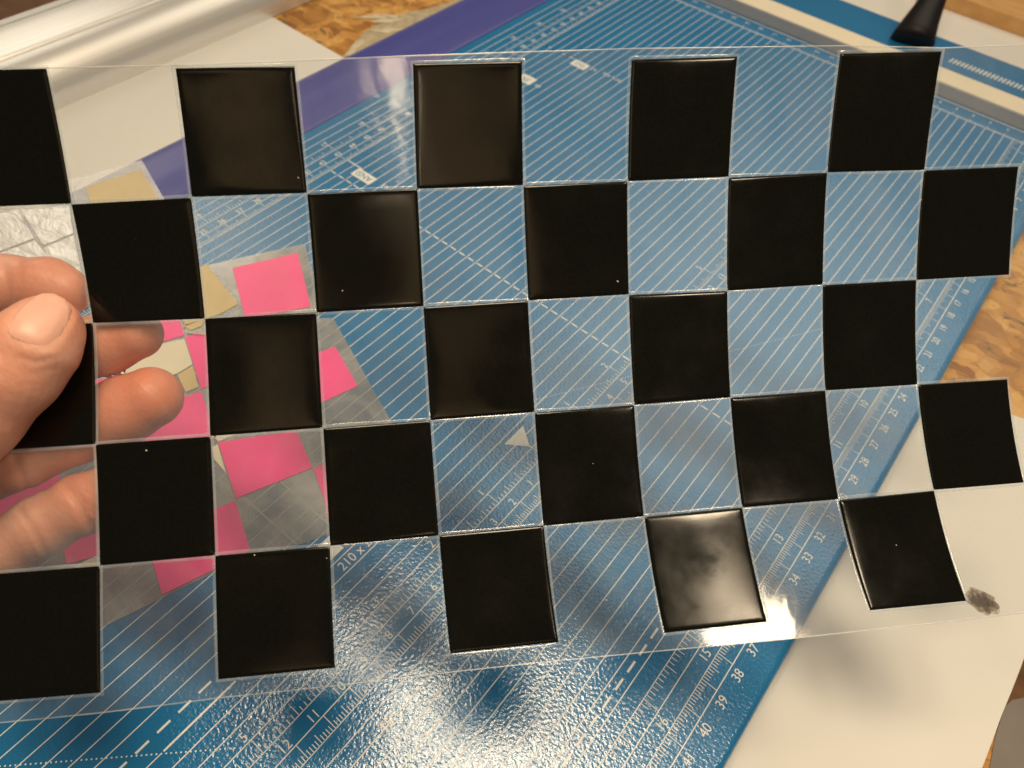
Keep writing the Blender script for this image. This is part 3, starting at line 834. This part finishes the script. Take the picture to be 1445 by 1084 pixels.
def surface_nets(f, lo, hi, h):
    xs, ys, zs = (np.arange(lo[i], hi[i], h, dtype=np.float32) for i in range(3))
    val = np.empty((len(xs), len(ys), len(zs)), np.float32)
    for i in range(0, len(xs), 24):
        X = np.stack(np.meshgrid(xs[i:i + 24], ys, zs, indexing='ij'), -1); val[i:i + 24] = f(X)
    val[0] = np.maximum(val[0], 0.02); val[-1] = np.maximum(val[-1], 0.02)
    ins = val < 0
    cs = [(a, b, c) for a in (0, 1) for b in (0, 1) for c in (0, 1)]
    sh = tuple(n - 1 for n in val.shape)
    sl = lambda A, c: A[c[0]:c[0] + sh[0], c[1]:c[1] + sh[1], c[2]:c[2] + sh[2]]
    cnt = sum(sl(ins, c).astype(np.int8) for c in cs)
    act = (cnt > 0) & (cnt < 8)
    I = np.argwhere(act); idx = -np.ones(sh, np.int64); idx[act] = np.arange(len(I))
    acc = np.zeros((len(I), 3)); num = np.zeros(len(I))
    for a in cs:
        for ax in range(3):
            if a[ax]: continue
            b = list(a); b[ax] = 1
            va = val[I[:, 0] + a[0], I[:, 1] + a[1], I[:, 2] + a[2]]; vb = val[I[:, 0] + b[0], I[:, 1] + b[1], I[:, 2] + b[2]]
            m_ = (va < 0) != (vb < 0); t = np.where(m_, va / (va - vb + 1e-12), 0)
            p = np.array(a, float)[None].repeat(len(I), 0); p[:, ax] += t
            acc[m_] += p[m_]; num[m_] += 1
    Vx = (I + acc / num[:, None]) * h + np.array([xs[0], ys[0], zs[0]])
    faces = []
    for ax in range(3):
        o1, o2 = [(1, 2), (2, 0), (0, 1)][ax]
        s0 = [slice(None)] * 3; s1 = [slice(None)] * 3
        s0[ax] = slice(0, -1); s1[ax] = slice(1, None)
        cr = ins[tuple(s0)] != ins[tuple(s1)]
        E = np.argwhere(cr); E = E[(E[:, o1] > 0) & (E[:, o2] > 0) & (E[:, o1] < sh[o1]) & (E[:, o2] < sh[o2])]
        def at(d1, d2):
            q = E.copy(); q[:, o1] -= d1; q[:, o2] -= d2; return idx[q[:, 0], q[:, 1], q[:, 2]]
        Q = np.stack([at(1, 1), at(0, 1), at(0, 0), at(1, 0)], 1)
        flip = ~ins[E[:, 0], E[:, 1], E[:, 2]]
        Q[flip] = Q[flip][:, ::-1]; faces.append(Q[(Q >= 0).all(1)])
    return Vx, np.concatenate(faces)
HV, HF = surface_nets(sdf, (-29.0, -4.5, 12.2), (-7.0, 10.5, 24.0), 0.066)
# project on to the surface, then groove it (camera frame: x right, y down, z away)
def grad(P):
    e = 0.02; return np.stack([sdf(P + np.eye(3)[i] * e) - sdf(P - np.eye(3)[i] * e) for i in range(3)], -1) / (2 * e)
for _ in range(2):
    g = grad(HV); HV = HV - g * (sdf(HV) / np.maximum((g * g).sum(-1), 0.05))[:, None] * 0.9
g = grad(HV); nrm = g / np.linalg.norm(g, axis=1, keepdims=True)
hp = np.stack([CX + FPX * HV[:, 0] / HV[:, 2], CY + FPX * HV[:, 1] / HV[:, 2]], 1)
front_ = nrm[:, 2] < 0.15
thumb_pts = FINGERS['thumb']
td = np.min([np.linalg.norm(HV - (a + (b - a) * s), axis=1) - (ra + (rb - ra) * s) for (a, ra), (b, rb) in zip(thumb_pts[:-1], thumb_pts[1:]) for s in (0, .25, .5, .75)], 0)
is_thumb = td < 0.12
NAIL = [(7, 470), (14, 454), (28, 436), (45, 420), (60, 414), (76, 414), (92, 422), (101, 437), (97, 456), (86, 476), (70, 492), (55, 492), (38, 487), (20, 480)]
def dist_poly(P, pts, closed=True):
    d = np.full(len(P), 1e9)
    for i in range(len(pts) if closed else len(pts) - 1):
        a = np.array(pts[i], float); b = np.array(pts[(i + 1) % len(pts)], float); e = b - a
        t = np.clip(((P - a) @ e) / (e @ e), 0, 1); d = np.minimum(d, np.linalg.norm(P - a - t[:, None] * e, axis=1))
    return d
def inside(P, pts):
    r = np.zeros(len(P), bool); x, y = P[:, 0], P[:, 1]
    for i in range(len(pts)):
        x1, y1 = pts[i]; x2, y2 = pts[(i + 1) % len(pts)]
        c_ = ((y1 > y) != (y2 > y)) & (x < (x2 - x1) * (y - y1) / (y2 - y1 + 1e-9) + x1); r ^= c_
    return r
disp = np.zeros(len(HV))
fold = NAIL[6:] + NAIL[:2]
dn = dist_poly(hp, fold, False); ins_n = inside(hp, NAIL)
sel = is_thumb & front_
disp += np.where(sel, 0.022 * np.exp(-((dn - 7) / 7.0) ** 2) * (~ins_n), 0)
disp -= np.where(sel & ins_n, 0.012 * np.clip(dn / 8, 0, 1), 0)
def crease(pts, depth, width, mask):
    global disp
    depth = depth * 0.6; disp = disp - np.where(mask & front_, depth * np.exp(-(dist_poly(hp, pts, False) / width) ** 2), 0)
    disp = disp + np.where(mask & front_, depth * 0.4 * np.exp(-((dist_poly(hp, pts, False) - 2.4 * width) / (1.6 * width)) ** 2), 0)
nt_ = ~is_thumb
crease([(92, 684), (108, 706), (127, 742)], 0.075, 5, nt_)
crease([(100, 676), (112, 698), (130, 722)], 0.03, 3, nt_)
crease([(28, 722), (46, 748), (66, 782)], 0.055, 4.5, nt_)
crease([(18, 730), (34, 752), (50, 786)], 0.03, 3, nt_)
crease([(14, 628), (28, 664), (44, 696)], 0.06, 5, nt_)
crease([(4, 372), (10, 400), (10, 440)], 0.04, 4, nt_)
crease([(26, 368), (31, 400), (28, 430)], 0.018, 3, nt_)
for k, (p, dpt) in enumerate([([(-30, 470), (0, 500), (30, 560), (50, 600)], .02), ([(-20, 500), (5, 530), (22, 575)], .02), ([(-40, 510), (-10, 545), (8, 600)], .025), ([(22, 505), (50, 512), (72, 505)], .02), ([(15, 515), (45, 527), (80, 520)], .015)]):
    crease(p, dpt, 3.5, is_thumb)
HV = HV + nrm * disp[:, None]
HW = HV @ RM + CAM
loc = tuple(HW.mean(0))
hand = mesh_obj('hand', HW, [tuple(int(i) for i in q) for q in HF], M['skin'], None, True, loc)
tips = [(FINGERS['ring'][0][0], 0.75, 1.0), (FINGERS['ring'][1][0], 0.8, 0.9), (FINGERS['middle'][0][0], 0.8, 0.55), (FINGERS['little'][0][0], 1.0, 0.5), (FINGERS['index'][0][0], 0.8, 0.45), (FINGERS['thumb'][0][0], 0.55, 0.35)]
bl = np.zeros(len(HV))
for p_, r_, w_ in tips: bl = np.maximum(bl, w_ * np.exp(-(np.maximum(0, np.linalg.norm(HV - p_, axis=1) - 0.5) / r_) ** 2))
at_ = hand.data.attributes.new('blush', 'FLOAT', 'POINT'); at_.data.foreach_set('value', bl.astype(np.float32))
bmh = bmesh.new(); bmh.from_mesh(hand.data); bmesh.ops.recalc_face_normals(bmh, faces=bmh.faces)
# light smoothing
bmesh.ops.smooth_vert(bmh, verts=bmh.verts, factor=0.25, use_axis_x=True, use_axis_y=True, use_axis_z=True)
bmh.to_mesh(hand.data); bmh.free()
tag(hand, 'left hand pinching the checkered film, thumb in front and fingers behind', 'hand')
# thumb nail plate
bp_ = []
for i in range(len(NAIL)):
    a = np.array(NAIL[i], float); b = np.array(NAIL[(i + 1) % len(NAIL)], float)
    for s in (0, .33, .67): bp_.append(tuple(a + (b - a) * s))
gx, gy = np.meshgrid(np.arange(6, 104, 4.0), np.arange(412, 496, 4.0)); gp = np.stack([gx.ravel(), gy.ravel()], 1)
gp = gp[inside(gp, NAIL) & (dist_poly(gp, NAIL) > 2.5)]
allp = np.array(bp_ + [tuple(q) for q in gp])
dirs = np.stack([(allp[:, 0] - CX) / FPX, (allp[:, 1] - CY) / FPX, np.ones(len(allp))], 1)
tdep = np.full(len(allp), 11.5)
for _ in range(60):
    tdep = tdep + np.clip(sdf(dirs * tdep[:, None]), -0.2, 0.4) * 0.8
ok = tdep < 15.4
X = (allp - (55, 452)) / 50.0
A = np.stack([np.ones(len(X)), X[:, 0], X[:, 1], X[:, 0] ** 2, X[:, 0] * X[:, 1], X[:, 1] ** 2], 1)
w = ok & (dist_poly(allp, NAIL) > 6)
co = np.linalg.lstsq(A[w], tdep[w], rcond=None)[0]
nd = A @ co
nd = np.where(ok, 0.55 * nd + 0.45 * np.minimum(tdep, nd + 0.25), nd)
dpn = dist_poly(allp, NAIL[6:] + NAIL[:2], False)
nd = nd + 0.008 - 0.030 * np.clip(dpn / 14.0, 0, 1)
tri = delaunay_2d_cdt([Vector(q) for q in allp], [(i, (i + 1) % len(bp_)) for i in range(len(bp_))], [], 1, 1e-4)
cv = np.array([tuple(v) for v in tri[0]]); orig = [o_[0] if o_ else 0 for o_ in tri[3]]
NP = np.array([dirs[i] * nd[i] for i in orig]); NB = np.array([dirs[i] * (nd[i] + 0.05) for i in orig])
k = len(NP); Fn = [tuple(f[::-1]) for f in tri[2]]; Fb = [tuple(k + q for q in f) for f in tri[2]]
inv = {o_: i for i, o_ in enumerate(orig)}
Fs = [(inv[i], inv[(i + 1) % len(bp_)], k + inv[(i + 1) % len(bp_)], k + inv[i]) for i in range(len(bp_)) if i in inv and (i + 1) % len(bp_) in inv]
NW = np.concatenate([NP, NB]) @ RM + CAM
nail = mesh_obj('thumb_nail', NW - np.array(loc), Fn + Fb + Fs, M['nail'], hand, True)
bmn = bmesh.new(); bmn.from_mesh(nail.data); bmesh.ops.recalc_face_normals(bmn, faces=bmn.faces); bmn.to_mesh(nail.data); bmn.free()
